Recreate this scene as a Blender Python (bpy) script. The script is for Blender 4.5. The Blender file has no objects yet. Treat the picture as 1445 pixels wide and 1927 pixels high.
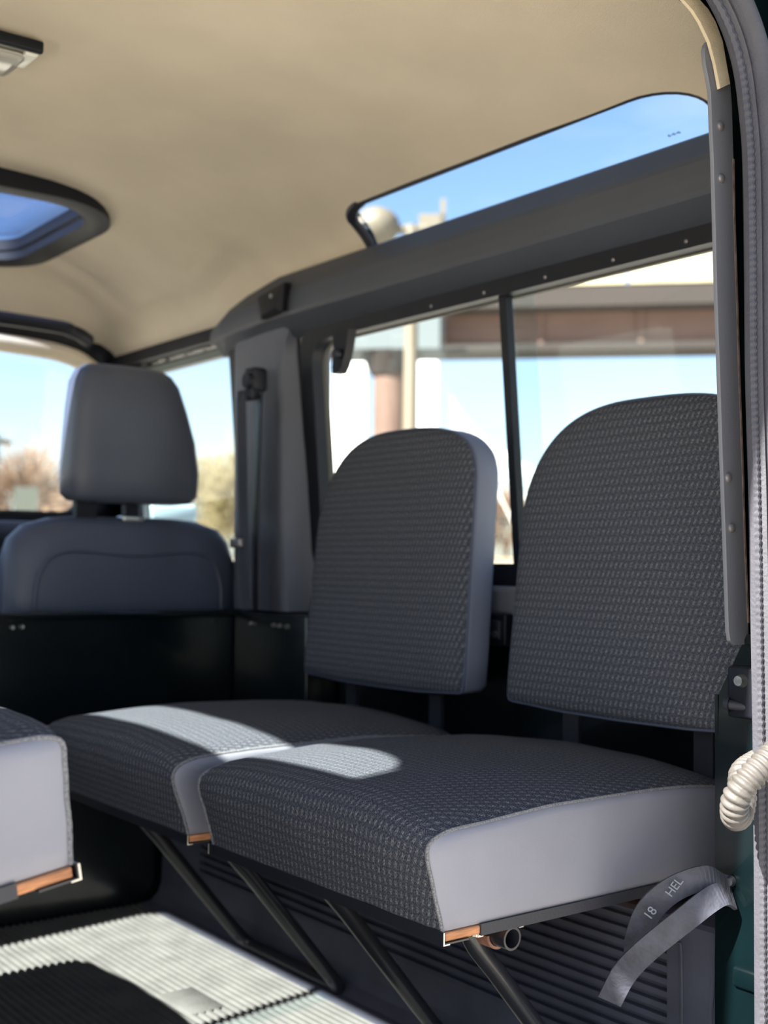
import bpy, bmesh, math, random
from math import sin, cos, pi, radians, hypot, sqrt, atan2
from mathutils import Vector, Matrix, Euler, noise
from mathutils.geometry import delaunay_2d_cdt

random.seed(4)
S = bpy.context.scene
COL = S.collection
# ------------------------------------------------------------------ camera
# metres; origin = the lens, +Y = forward in the vehicle, +X = its right side, +Z = up
cd = bpy.data.cameras.new('camera'); cam = bpy.data.objects.new('camera', cd); COL.objects.link(cam)
R_ = Vector((0.796, -0.606, 0.010)).normalized()
F_ = Vector((0.605, 0.795, 0.043)); F_ = (F_ - F_.dot(R_) * R_).normalized()
U_ = R_.cross(F_)
cam.matrix_world = Matrix((( R_.x, U_.x, -F_.x, 0), (R_.y, U_.y, -F_.y, 0), (R_.z, U_.z, -F_.z, 0), (0, 0, 0, 1)))
cd.sensor_fit = 'HORIZONTAL'; cd.sensor_width = 36.0
cd.lens = 36.0 * 2300 / 1445
cd.clip_start = 0.05; cd.clip_end = 2000
cd.dof.use_dof = True; cd.dof.focus_distance = 1.17; cd.dof.aperture_fstop = 7.0
S.camera = cam
# ------------------------------------------------------------------ light
TRAVEL = Vector((1.15, 0.15, -1.0)).normalized()
w = bpy.data.worlds.new('sky'); S.world = w; w.use_nodes = True
wn = w.node_tree; wn.nodes.clear()
sk = wn.nodes.new('ShaderNodeTexSky'); sk.sky_type = 'NISHITA'; sk.sun_disc = False
sk.sun_elevation = math.asin(-TRAVEL.z); sk.sun_rotation = atan2(-TRAVEL.x, -TRAVEL.y)
sk.air_density = 1.0; sk.dust_density = 1.2; sk.ozone_density = 2.2; sk.altitude = 50
bgn = wn.nodes.new('ShaderNodeBackground'); bgn.inputs[1].default_value = 0.29
wo = wn.nodes.new('ShaderNodeOutputWorld')
tcw = wn.nodes.new('ShaderNodeTexCoord'); mpw = wn.nodes.new('ShaderNodeMapping'); mpw.inputs['Scale'].default_value = (1.5, 3.5, 9)
mpw.inputs['Rotation'].default_value = (0.3, 0.5, 0.4)
nzw = wn.nodes.new('ShaderNodeTexNoise'); nzw.inputs['Scale'].default_value = 2.2; nzw.inputs['Detail'].default_value = 7
rpw = wn.nodes.new('ShaderNodeValToRGB'); rpw.color_ramp.elements[0].position = 0.48; rpw.color_ramp.elements[1].position = 0.85
rpw.color_ramp.elements[1].color = (0.55, 0.55, 0.55, 1)
mxw = wn.nodes.new('ShaderNodeMix'); mxw.data_type = 'RGBA'; mxw.inputs[7].default_value = (4.0, 4.2, 4.6, 1)
wn.links.new(tcw.outputs['Generated'], mpw.inputs[0]); wn.links.new(mpw.outputs[0], nzw.inputs['Vector'])
wn.links.new(nzw.outputs[0], rpw.inputs[0]); wn.links.new(rpw.outputs[0], mxw.inputs[0])
wn.links.new(sk.outputs[0], mxw.inputs[6]); wn.links.new(mxw.outputs[2], bgn.inputs[0]); wn.links.new(bgn.outputs[0], wo.inputs[0])
sl = bpy.data.lights.new('sun', 'SUN'); sl.energy = 34.0; sl.angle = radians(0.55); sl.color = (1.0, 0.95, 0.84)
so = bpy.data.objects.new('sun', sl); COL.objects.link(so); so.rotation_euler = TRAVEL.to_track_quat('-Z', 'Y').to_euler()
vs = S.view_settings
vs.view_transform = 'Standard'; vs.look = 'None'; vs.gamma = 1; vs.use_curve_mapping = False; vs.exposure = 0.0
S.cycles.max_bounces = 10; S.cycles.diffuse_bounces = 6; S.cycles.transparent_max_bounces = 16

# ------------------------------------------------------------------ materials
def new_mat(name):
    m = bpy.data.materials.new(name); m.use_nodes = True
    return m, m.node_tree, m.node_tree.nodes['Principled BSDF']
def mat(name, col, rough=0.6, metal=0.0, bump=0.0, scale=60.0, var=0.0, vscale=8.0, coat=0.0, spec=0.5, stretch=None):
    m, nt, b = new_mat(name)
    b.inputs['Base Color'].default_value = (*col, 1); b.inputs['Roughness'].default_value = rough
    b.inputs['Metallic'].default_value = metal; b.inputs['Coat Weight'].default_value = coat
    b.inputs['Coat Roughness'].default_value = 0.08; b.inputs['Specular IOR Level'].default_value = spec
    tc = nt.nodes.new('ShaderNodeTexCoord'); src = tc.outputs['Object']
    if stretch:
        mp = nt.nodes.new('ShaderNodeMapping'); mp.inputs['Scale'].default_value = stretch
        nt.links.new(src, mp.inputs[0]); src = mp.outputs[0]
    if bump:
        n = nt.nodes.new('ShaderNodeTexNoise'); n.inputs['Scale'].default_value = scale; n.inputs['Detail'].default_value = 4
        nt.links.new(src, n.inputs['Vector'])
        bp = nt.nodes.new('ShaderNodeBump'); bp.inputs['Strength'].default_value = bump; bp.inputs['Distance'].default_value = 0.002
        nt.links.new(n.outputs[0], bp.inputs['Height']); nt.links.new(bp.outputs[0], b.inputs['Normal'])
    if var:
        n = nt.nodes.new('ShaderNodeTexNoise'); n.inputs['Scale'].default_value = vscale; n.inputs['Detail'].default_value = 6
        nt.links.new(src, n.inputs['Vector'])
        hsv = nt.nodes.new('ShaderNodeHueSaturation'); hsv.inputs['Color'].default_value = (*col, 1)
        mr = nt.nodes.new('ShaderNodeMapRange'); mr.inputs[1].default_value = 0.3; mr.inputs[2].default_value = 0.7
        mr.inputs[3].default_value = 1 - var; mr.inputs[4].default_value = 1 + var
        nt.links.new(n.outputs[0], mr.inputs[0]); nt.links.new(mr.outputs[0], hsv.inputs['Value'])
        nt.links.new(hsv.outputs[0], b.inputs['Base Color'])
    return m
def glass(name, tint, refl=1.0):
    m = bpy.data.materials.new(name); m.use_nodes = True; nt = m.node_tree; nt.nodes.clear()
    o = nt.nodes.new('ShaderNodeOutputMaterial'); t = nt.nodes.new('ShaderNodeBsdfTransparent'); t.inputs[0].default_value = (*tint, 1)
    g = nt.nodes.new('ShaderNodeBsdfGlossy'); g.inputs['Roughness'].default_value = 0.02
    lw = nt.nodes.new('ShaderNodeLayerWeight'); lw.inputs[0].default_value = 0.5
    p5 = nt.nodes.new('ShaderNodeMath'); p5.operation = 'POWER'; p5.inputs[1].default_value = 5.0
    f = nt.nodes.new('ShaderNodeMath'); f.operation = 'MULTIPLY_ADD'; f.inputs[1].default_value = 0.6; f.inputs[2].default_value = 0.025
    nt.links.new(lw.outputs['Facing'], p5.inputs[0]); nt.links.new(p5.outputs[0], f.inputs[0])
    mx = nt.nodes.new('ShaderNodeMixShader')
    nt.links.new(f.outputs[0], mx.inputs[0]); nt.links.new(t.outputs[0], mx.inputs[1]); nt.links.new(g.outputs[0], mx.inputs[2])
    nt.links.new(mx.outputs[0], o.inputs[0])
    return m
def fabric(name):
    m, nt, b = new_mat(name); L = nt.links; N = nt.nodes
    b.inputs['Roughness'].default_value = 0.9; b.inputs['Specular IOR Level'].default_value = 0.2
    b.inputs['Sheen Weight'].default_value = 0.0
    uv = N.new('ShaderNodeUVMap'); sp = N.new('ShaderNodeSeparateXYZ'); L.new(uv.outputs[0], sp.inputs[0])
    def M(op, a, c=None, d=None):
        n = N.new('ShaderNodeMath'); n.operation = op
        for i, x in enumerate((a, c, d)):
            if x is None: continue
            if isinstance(x, (int, float)): n.inputs[i].default_value = x
            else: L.new(x, n.inputs[i])
        return n.outputs[0]
    u, v = sp.outputs[0], sp.outputs[1]      # u runs along a row, v across the rows, both in metres
    vr = M('DIVIDE', v, 0.0105); row = M('FLOOR', vr); fv = M('FRACT', vr)
    off = M('MULTIPLY', M('MODULO', row, 2.0), 0.5)
    ur = M('ADD', M('ADD', M('DIVIDE', u, 0.0080), off), M('MULTIPLY', fv, 0.42))
    fu = M('FRACT', ur)
    tri = M('ABSOLUTE', M('SUBTRACT', M('MULTIPLY', fu, 2.0), 1.0))
    trv = M('ABSOLUTE', M('SUBTRACT', M('MULTIPLY', fv, 2.0), 1.0))
    def ss(x, a, c):
        r = N.new('ShaderNodeMapRange'); r.interpolation_type = 'SMOOTHSTEP'; L.new(x, r.inputs[0])
        r.inputs[1].default_value = a; r.inputs[2].default_value = c; r.inputs[3].default_value = 1.0; r.inputs[4].default_value = 0.0
        return r.outputs[0]
    dash = M('MULTIPLY', ss(tri, 0.05, 0.70), ss(trv, 0.20, 1.05))
    mp = N.new('ShaderNodeMapping'); mp.inputs['Scale'].default_value = (1250, 480, 1); mp.inputs['Rotation'].default_value = (0, 0, 0.35)
    L.new(uv.outputs[0], mp.inputs[0])
    nz = N.new('ShaderNodeTexNoise'); nz.inputs['Scale'].default_value = 1.0; nz.inputs['Detail'].default_value = 2
    L.new(mp.outputs[0], nz.inputs['Vector'])
    r1 = N.new('ShaderNodeMapRange'); L.new(nz.outputs[0], r1.inputs[0]); r1.inputs[1].default_value = 0.42; r1.inputs[2].default_value = 0.68
    fleck = r1.outputs[0]
    # fine woven ribs between the dashes
    rib = M('MULTIPLY', M('ADD', M('SINE', M('MULTIPLY', u, 2 * pi / 0.0022)), 1.0), 0.5)
    val = M('ADD', M('MULTIPLY', dash, M('ADD', M('MULTIPLY', fleck, 0.62), 0.05)), M('MULTIPLY', fleck, M('ADD', M('MULTIPLY', rib, 0.15), 0.24)))
    mx = N.new('ShaderNodeMix'); mx.data_type = 'RGBA'; L.new(val, mx.inputs[0])
    mx.inputs[6].default_value = (0.018, 0.023, 0.039, 1); mx.inputs[7].default_value = (0.318, 0.314, 0.308, 1)
    L.new(mx.outputs[2], b.inputs['Base Color'])
    bp = N.new('ShaderNodeBump'); bp.inputs['Strength'].default_value = 0.5; bp.inputs['Distance'].default_value = 0.0012
    L.new(val, bp.inputs['Height']); L.new(bp.outputs[0], b.inputs['Normal'])
    return m
MT = dict(
    fabric=fabric('woven seat fabric'),
    vinyl=mat('grey vinyl', (0.225, 0.225, 0.262), 0.5, bump=0.12, scale=900, var=0.08, vscale=9),
    vinyl_back=mat('blue grey vinyl border', (0.150, 0.160, 0.205), 0.5, bump=0.12, scale=900, var=0.06),
    vinyl_dark=mat('slate vinyl', (0.058, 0.070, 0.108), 0.42, bump=0.12, scale=700, var=0.04),
    fuzz=mat('frayed seam', (0.22, 0.22, 0.23), 0.9, bump=1.0, scale=900, var=0.5, vscale=500),
    liner=mat('beige headlining', (0.69, 0.60, 0.46), 0.95, bump=0.5, scale=900, var=0.07, vscale=5, spec=0.1),
    liner_edge=mat('cream lining board', (0.60, 0.50, 0.35), 0.9, bump=0.4, scale=700, var=0.08, vscale=60),
    trim=mat('charcoal trim plastic', (0.052, 0.058, 0.074), 0.55, bump=0.15, scale=600, var=0.05),
    pillar=mat('pillar panel plastic', (0.100, 0.108, 0.138), 0.5, bump=0.15, scale=600, var=0.05),
    edgestrip=mat('dark edge strip', (0.030, 0.030, 0.037), 0.6, bump=0.2, scale=300),
    head=mat('headrest vinyl', (0.076, 0.086, 0.115), 0.42, bump=0.12, scale=700, var=0.04),
    cover=mat('grey painted cover strip', (0.135, 0.138, 0.155), 0.5, bump=0.12, scale=500, var=0.05),
    cover_edge=mat('worn brown edge', (0.16, 0.11, 0.09), 0.8, var=0.5, vscale=80),
    black=mat('black rubber', (0.012, 0.014, 0.022), 0.55, bump=0.1, scale=200),
    frame_black=mat('black window channel', (0.0045, 0.0055, 0.010), 0.5, spec=0.3),
    green=mat('dark green paint', (0.0009, 0.0042, 0.0054), 0.25, bump=0.25, scale=25, coat=0.4, var=0.25, vscale=10),
    seal=mat('door rubber', (0.040, 0.040, 0.052), 0.6, bump=0.3, scale=300, var=0.1, vscale=40),
    mat=mat('ribbed rubber mat', (0.066, 0.069, 0.070), 0.75, bump=0.3, scale=250, var=0.22, vscale=22),
    wheelmat=mat('moulded wheelbox rubber', (0.044, 0.049, 0.072), 0.6, bump=0.2, scale=200, var=0.25, vscale=12),
    tube=mat('black painted steel tube', (0.016, 0.017, 0.022), 0.3, coat=0.2, bump=0.1, scale=80),
    steel=mat('bright steel', (0.62, 0.60, 0.56), 0.35, metal=1.0, bump=0.3, scale=200),
    screw=mat('dull screw', (0.30, 0.28, 0.29), 0.35, metal=0.7),
    brass=mat('brown rusty flange', (0.20, 0.10, 0.07), 0.7, var=0.4, vscale=90),
    ply=mat('raw plywood', (0.50, 0.22, 0.10), 0.8, bump=0.6, scale=250, var=0.3, vscale=120, stretch=(0.3, 0.3, 3)),
    hose=mat('corrugated rubber', (0.062, 0.057, 0.054), 0.6, bump=0.2, scale=300, var=0.12, vscale=60),
    strap=mat('perished rubber strap', (0.037, 0.040, 0.058), 0.65, bump=0.6, scale=160, var=0.3, vscale=60),
    ink=mat('pale print', (0.17, 0.185, 0.22), 0.8),
    belt=mat('dark webbing', (0.045, 0.052, 0.07), 0.8, bump=0.3, scale=900),
    lens=mat('clear lamp lens', (0.48, 0.46, 0.40), 0.15, spec=0.8),
    lampw=mat('white lamp plastic', (0.80, 0.78, 0.68), 0.3),
    g_clear=glass('clear glass', (0.97, 0.985, 0.98)),
    g_alp=glass('tinted roof glass', (0.92, 0.965, 0.985)),
    g_roof=glass('dark tinted glass', (0.66, 0.72, 0.85)),
    g_edge=mat('glass edge', (0.25, 0.5, 0.5), 0.3),
    # outside
    ground=mat('dry ground', (0.28, 0.23, 0.16), 0.95, bump=0.4, scale=3, var=0.22, vscale=0.25),
    tarmac=mat('paving', (0.36, 0.335, 0.30), 0.95, bump=0.3, scale=8, var=0.15, vscale=0.5),
    girder=mat('brown steel girder', (0.125, 0.080, 0.066), 0.8, var=0.12, vscale=0.6),
    soffit=mat('deck dark with painted shade', (0.022, 0.018, 0.017), 0.9, var=0.1),  # overhang shade on the deck edge is put into this colour
    parapet=mat('cream parapet', (0.33, 0.30, 0.20), 0.9, var=0.15, vscale=1.0),
    rustcol=mat('brown round column', (0.095, 0.058, 0.045), 0.8, var=0.12, vscale=1.0),
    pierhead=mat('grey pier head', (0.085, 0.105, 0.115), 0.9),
    pylon=mat('white concrete', (0.75, 0.76, 0.76), 0.8, var=0.05),
    pole=mat('cream pole', (0.120, 0.100, 0.072), 0.6),
    crown1=mat('bare brown twigs', (0.188, 0.128, 0.090), 0.95, bump=1.0, scale=2, var=0.35, vscale=2),
    crown2=mat('olive twigs', (0.203, 0.173, 0.090), 0.95, bump=1.0, scale=2, var=0.35, vscale=2),
    bark=mat('bark', (0.12, 0.09, 0.07), 0.9),
    sign=mat('dark sign board', (0.06, 0.07, 0.06), 0.6),
    house=mat('pale render', (0.5, 0.44, 0.36), 0.9),
)

# ------------------------------------------------------------------ mesh helpers
def link(o, parent=None):
    COL.objects.link(o)
    if parent is not None: o.parent = parent
    return o
def mesh(name, verts, faces, m, parent=None, uv=None, smooth=True, solid=None, off=0.0, edge_split=True):
    me = bpy.data.meshes.new(name); me.from_pydata([tuple(v) for v in verts], [], faces)
    bm = bmesh.new(); bm.from_mesh(me)
    if uv is not None:
        lay = bm.loops.layers.uv.new('UVMap'); bm.verts.ensure_lookup_table()
        for f in bm.faces:
            for l in f.loops: l[lay].uv = uv[l.vert.index]
    if solid is None: bmesh.ops.recalc_face_normals(bm, faces=bm.faces)
    if smooth:
        for f in bm.faces: f.smooth = True
        if edge_split:
            for e in bm.edges:
                if len(e.link_faces) == 2 and e.calc_face_angle(0) > radians(38): e.smooth = False
    bm.to_mesh(me); bm.free()
    me.materials.append(MT[m] if isinstance(m, str) else m)
    o = bpy.data.objects.new(name, me); link(o, parent)
    if solid:
        md = o.modifiers.new('solid', 'SOLIDIFY'); md.thickness = solid; md.offset = off
    return o
def thing(name, label, cat, loc=(0, 0, 0), rot=(0, 0, 0), group=None):
    o = bpy.data.objects.new(name, None); o.empty_display_size = 0.05; link(o); o.location = loc; o.rotation_euler = rot
    o['label'] = label; o['category'] = cat
    if group: o['group'] = group
    return o
def tag(o, label, cat, group=None):
    o['label'] = label; o['category'] = cat
    if group: o['group'] = group
    return o
def struct(o, label=None):
    o['kind'] = 'structure'
    if label: o['label'] = label
    return o
def sempty(name, label=None):
    o = bpy.data.objects.new(name, None); link(o); return struct(o, label)
class G:                                   # collects verts/faces
    def __init__(s): s.v = []; s.f = []
    def add(s, vs_, fs):
        n = len(s.v); s.v += [Vector(x) for x in vs_]; s.f += [tuple(i + n for i in f) for f in fs]; return s
    def box(s, lo, hi, T=None):
        x0, y0, z0 = lo; x1, y1, z1 = hi
        c = [Vector((x, y, z)) for z in (z0, z1) for y in (y0, y1) for x in (x0, x1)]
        if T is not None: c = [T @ p for p in c]
        return s.add(c, [(0, 2, 3, 1), (4, 5, 7, 6), (0, 1, 5, 4), (2, 6, 7, 3), (0, 4, 6, 2), (1, 3, 7, 5)])
    def rings(s, rs, closed=True, cap=True):
        n = len(rs[0]); fs = []
        for k in range(len(rs) - 1):
            for i in range(n if closed else n - 1):
                j = (i + 1) % n
                fs.append((k * n + i, k * n + j, (k + 1) * n + j, (k + 1) * n + i))
        if cap and closed:
            fs.append(tuple(range(n - 1, -1, -1))); fs.append(tuple((len(rs) - 1) * n + i for i in range(n)))
        return s.add([p for r in rs for p in r], fs)
    def cyl(s, a, b, r, n=16, r2=None):
        a = Vector(a); b = Vector(b); d = (b - a).normalized(); q = d.to_track_quat('Z', 'Y')
        r2 = r if r2 is None else r2
        return s.rings([[a + q @ Vector((r * cos(t), r * sin(t), 0)) for t in [2 * pi * i / n for i in range(n)]],
                        [b + q @ Vector((r2 * cos(t), r2 * sin(t), 0)) for t in [2 * pi * i / n for i in range(n)]]])
    def o(s, name, m, parent=None, **k): return mesh(name, s.v, s.f, m, parent, **k)
def rbox(name, lo, hi, m, parent=None, r=0.004, seg=3, T=None):
    g = G().box(lo, hi)
    bm = bmesh.new()
    vv = [bm.verts.new(p) for p in g.v]
    for f in g.f: bm.faces.new([vv[i] for i in f])
    bmesh.ops.bevel(bm, geom=list(bm.edges), offset=r, segments=seg, profile=0.5, affect='EDGES')
    bmesh.ops.recalc_face_normals(bm, faces=bm.faces)
    for f in bm.faces: f.smooth = True
    if T is not None: bm.transform(T)
    me = bpy.data.meshes.new(name); bm.to_mesh(me); bm.free(); me.materials.append(MT[m] if isinstance(m, str) else m)
    return link(bpy.data.objects.new(name, me), parent)
def smooth_path(pts, n=8):
    P = [Vector(p) for p in pts]; out = []
    Q = [2 * P[0] - P[1]] + P + [2 * P[-1] - P[-2]]
    for i in range(1, len(Q) - 2):
        a, b, c, d = Q[i - 1], Q[i], Q[i + 1], Q[i + 2]
        for k in range(n):
            t = k / n
            out.append(0.5 * ((2 * b) + (c - a) * t + (2 * a - 5 * b + 4 * c - d) * t * t + (3 * b - a - 3 * c + d) * t ** 3))
    out.append(P[-1]); return out
def frames(path):
    T = []
    for i in range(len(path)):
        a = path[max(0, i - 1)]; b = path[min(len(path) - 1, i + 1)]; T.append((b - a).normalized())
    up = Vector((0, 0, 1)) if abs(T[0].z) < 0.9 else Vector((0, 1, 0))
    n = (up - up.dot(T[0]) * T[0]).normalized(); out = []
    for t in T:
        n = (n - n.dot(t) * t).normalized(); out.append((t, n, t.cross(n)))
    return out
def tube_g(pts, r, n=12, sm=8, g=None, rf=None):
    path = smooth_path(pts, sm) if sm else [Vector(p) for p in pts]
    fr = frames(path); rs = []
    for i, (p, (t, a, b)) in enumerate(zip(path, fr)):
        rr = r if rf is None else rf(i, len(path))
        rs.append([p + rr * (cos(q) * a + sin(q) * b) for q in [2 * pi * k / n for k in range(n)]])
    return (g or G()).rings(rs)
def sweep(path, prof, fr=None, closed=True, cap=True):
    """prof: 2D points in the (normal, binormal) frame"""
    fr = fr or frames(path)
    return G().rings([[p + x * a + y * b for x, y in prof] for p, (t, a, b) in zip(path, fr)], closed, cap)
def rrect(x0, y0, x1, y1, r, n=7):
    if not isinstance(r, (tuple, list)): r = (r,) * 4
    P = []
    for (cx, cy, a0, rr) in ((x1 - r[0], y1 - r[0], 0, r[0]), (x0 + r[1], y1 - r[1], 90, r[1]), (x0 + r[2], y0 + r[2], 180, r[2]), (x1 - r[3], y0 + r[3], 270, r[3])):
        for k in range(n + 1):
            t = radians(a0 + 90 * k / n); P.append((cx + rr * cos(t), cy + rr * sin(t)))
    return P
def inside(p, poly):
    c = False; n = len(poly)
    for i in range(n):
        (x0, y0), (x1, y1) = poly[i], poly[(i + 1) % n]
        if (y0 > p[1]) != (y1 > p[1]) and p[0] < (x1 - x0) * (p[1] - y0) / (y1 - y0) + x0: c = not c
    return c
def densify(poly, step):
    out = []
    for i in range(len(poly)):
        a, b = Vector(poly[i]), Vector(poly[(i + 1) % len(poly)]); n = max(1, int((b - a).length / step))
        out += [tuple(a + (b - a) * k / n) for k in range(n)]
    return out
def sheet(name, outer, holes, step, f, m, parent=None, solid=0.01, off=1.0, flip=False):
    outer = densify(outer, step[0] if isinstance(step, tuple) else step)
    sx, sy = step if isinstance(step, tuple) else (step, step)
    loops = [outer] + [densify(h, min(sx, sy)) for h in holes]
    vs_, es = [], []
    for lp in loops:
        n = len(vs_); vs_ += [Vector(p) for p in lp]; es += [(n + i, n + (i + 1) % len(lp)) for i in range(len(lp))]
    xs = [p[0] for p in outer]; ys = [p[1] for p in outer]
    nx = int((max(xs) - min(xs)) / sx); ny = int((max(ys) - min(ys)) / sy)
    for i in range(1, nx):
        for j in range(1, ny):
            p = (min(xs) + (max(xs) - min(xs)) * i / nx, min(ys) + (max(ys) - min(ys)) * j / ny)
            if inside(p, outer) and not any(inside(p, h) for h in holes): vs_.append(Vector(p))
    v2, _, fs, *_ = delaunay_2d_cdt(vs_, es, [], 0, 1e-6)
    ff = []
    for t in fs:
        c = sum((v2[i] for i in t), Vector((0, 0))) / len(t)
        if inside(c, outer) and not any(inside(c, h) for h in holes): ff.append(tuple(t) if not flip else tuple(reversed(t)))
    return mesh(name, [f(p[0], p[1]) for p in v2], ff, m, parent, solid=solid, off=off)
def ring_strip(name, outer, inner, f0, m, parent=None, depth=None):
    """flat ring between two loops with equal counts; f0(u,v,w) maps to 3D; depth = (w0,w1)"""
    n = len(outer); w0, w1 = depth
    vs_ = [f0(*p, w0) for p in outer] + [f0(*p, w0) for p in inner] + [f0(*p, w1) for p in inner] + [f0(*p, w1) for p in outer]
    fs = []
    for i in range(n):
        j = (i + 1) % n
        for k in range(4):
            a, b = k * n, ((k + 1) % 4) * n
            fs.append((a + i, a + j, b + j, b + i))
    return mesh(name, vs_, fs, m, parent)

XC = 0.55                       # centre line of the vehicle
FZ = -0.62                      # load floor
def mir(x): return 2 * XC - x
def xw(z): return 1.27 - (0.085 * z if z > 0 else 0)       # inner skin of the right-hand body side
# ------------------------------------------------------------------ ceiling (headlining) with alpine openings and sunroof opening
YR, YF = 0.765, 2.70
def ceil_pt(s, y):
    """s in -1..1 across, y along"""
    t = min(1.0, max(0.0, (y - 2.02) / 0.14)); t = t * t * (3 - 2 * t)
    ze = 0.512 - 0.045 * t; zc = 0.668 - 0.02 * max(0, (y - 2.2))
    fr_ = min(1.0, max(0.0, (y - 2.57) / 0.13)); fr_ = fr_ * fr_ * (3 - 2 * fr_)
    zc -= 0.15 * fr_
    rr = min(1, max(0, (0.95 - y) / 0.18)); zc -= 0.045 * rr * rr; ze -= 0.0 * rr
    u = sin(s * pi / 2); a = min(1.0, abs(u)); q = 0.587
    h = max(0.0, 1 - a ** 3) ** q
    hw = 0.680
    z = ze + (zc - ze) * h
    x = XC + u * hw
    # pressed contour line of the headlining near the front of the alpine light
    d = 0.0
    cxl = 0.97 + 0.20 * sin(min(1, max(0, (y - 1.78) / 0.3)) * pi / 2)
    side = abs(x - XC) + XC
    dd = hypot((side - 0.93) / 0.24, (y - 2.10) / 0.24)
    if side > 0.93 and y < 2.10: d = 0.007 / (1 + math.exp((dd - 1.0) * 60))
    elif side > 0.93: d = 0.007 / (1 + math.exp(((side - 0.93) / 0.24 - 1.0) * 60))
    elif y > 1.86: d = 0.007 * min(1, max(0, (side - 0.80) / 0.13)) * (1 / (1 + math.exp(-(y - 1.86) * 250)))
    n = noise.noise(Vector((x * 3.2, y * 2.6, 1.3))) * 0.007 + noise.noise(Vector((x * 9, y * 8, 4.0))) * 0.0016
    edge = min(1, (1 - abs(s)) * 5)
    return Vector((x, y, z - d * edge + n * edge))
def roofhole(sign):
    # alpine light opening: s across, y along
    return [(sign * a, b) for a, b in rrect(0.700, 0.925, 0.985, 1.660, (0.03, 0.07, 0.10, 0.03), 8)]
SRH = rrect(-0.40, 2.035, 0.40, 2.565, 0.11, 8)
outer = [(-1, YR), (1, YR), (1, YF), (-1, YF)]
ceil = sheet('ceiling', outer, [roofhole(1), roofhole(-1), SRH], (0.03, 0.03), ceil_pt, 'liner', solid=None, flip=True)
struct(ceil, 'beige felt headlining curving down to the alpine windows')
# edge board of the lining at the rear opening, corner of the door aperture
A_out = [(0.9300, .566), (0.9596, .5596), (0.9728, .5538), (0.9844, .5442), (0.9954, .5277), (1.0012, .507), (1.0072, .4873)]
A_in = [(0.905, .560), (0.9345, .5523), (0.949, .5459), (0.9604, .5374), (0.9744, .522), (0.9835, .5024), (0.991, .4784)]
Lp = [(mir(0.930) , .566), (XC, .578)] ; 
g = G(); rs = []
for (xo, zo), (xi, zi) in zip([(XC, .585), (0.80, .580)] + A_out, [(XC, .566), (0.80, .563)] + A_in):
    rs.append([Vector((xo, .7555, zo)), Vector((xi, .7555, zi)), Vector((xi, .7590, zi)), Vector((xo, .7590, zo))])
g.rings(rs); o = g.o('trim_1', 'liner_edge'); struct(o, 'cream edge board of the roof lining ending above the grey cover strip')
# roof outer skin + unseen rear lip added to shade the upper door seal
def skin(s, y):
    p = ceil_pt(s, min(max(y, 0.95), 2.3)); return Vector((p.x + 0.02 * (1 if s > 0 else -1) * abs(s), y, p.z + 0.030))
o = sheet('trim_2', [(-1, 0.628), (1, 0.628), (1, 2.72), (-1, 2.72)],
          [[(sg * a, b) for a, b in rrect(0.69, 0.915, 0.99, 1.67, (0.03, 0.07, 0.10, 0.03), 8)] for sg in (1, -1)] + [rrect(-0.41, 2.025, 0.41, 2.575, 0.11, 8)],
          (0.05, 0.06), skin, 'green', solid=0.004, off=1.0)
struct(o, 'dark green outer roof skin')

# alpine glass, both sides
def alp(sign, name, lab):
    e = sempty(name, lab)
    P = rrect(0.69, 0.915, 0.992, 1.67, (0.03, 0.07, 0.10, 0.03), 8)
    def f(s, y):
        u = sin(s * pi / 2); h = (1 - u ** 3) ** 0.587
        return Vector((XC + sign * (u * 0.68 + 0.010), y, 0.512 + 0.156 * h + 0.016))
    sheet('pane', P, [], (0.03, 0.06), f, 'g_alp', e, solid=0.003, off=0)
    # rubber seal round the opening
    inner = rrect(0.706, 0.93, 0.98, 1.655, (0.03, 0.065, 0.095, 0.03), 8)
    path = [f(*p) - Vector((sign * 0.006, 0, 0.010)) for p in densify(inner, 0.03)]
    g = G(); n = len(path); rs = []
    for i, p in enumerate(path):
        t = (path[(i + 1) % n] - path[i - 1]).normalized(); a = t.cross(Vector((0, 0, 1))).normalized(); b = t.cross(a)
        far = inner and p.y > 1.6
        w_ = 0.011 if far else 0.0028
        rs.append([p + w_ * cos(q) * a + 0.006 * sin(q) * b for q in [2 * pi * k / 8 for k in range(8)]])
    rs.append(rs[0]); g.rings(rs, cap=False).o('rubber_seal', 'black', e)
    return e
a1 = alp(1, 'window_1', 'long curved alpine roof window on the right showing blue sky')
alp(-1, 'window_2', 'curved alpine roof window on the left side, out of sight')
# small etched maker's mark on the alpine glass
g = G()
for i in range(8):
    g.box((1.2185, 0.990 + i * 0.0026, 0.5495 + 0.0007 * (i % 3)), (1.2190, 0.9917 + i * 0.0026, 0.5515 + 0.0009 * ((i * 2) % 3)))
g.o('glass_mark', mat('etched mark', (0.1, 0.2, 0.45), 0.6), a1)

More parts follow.
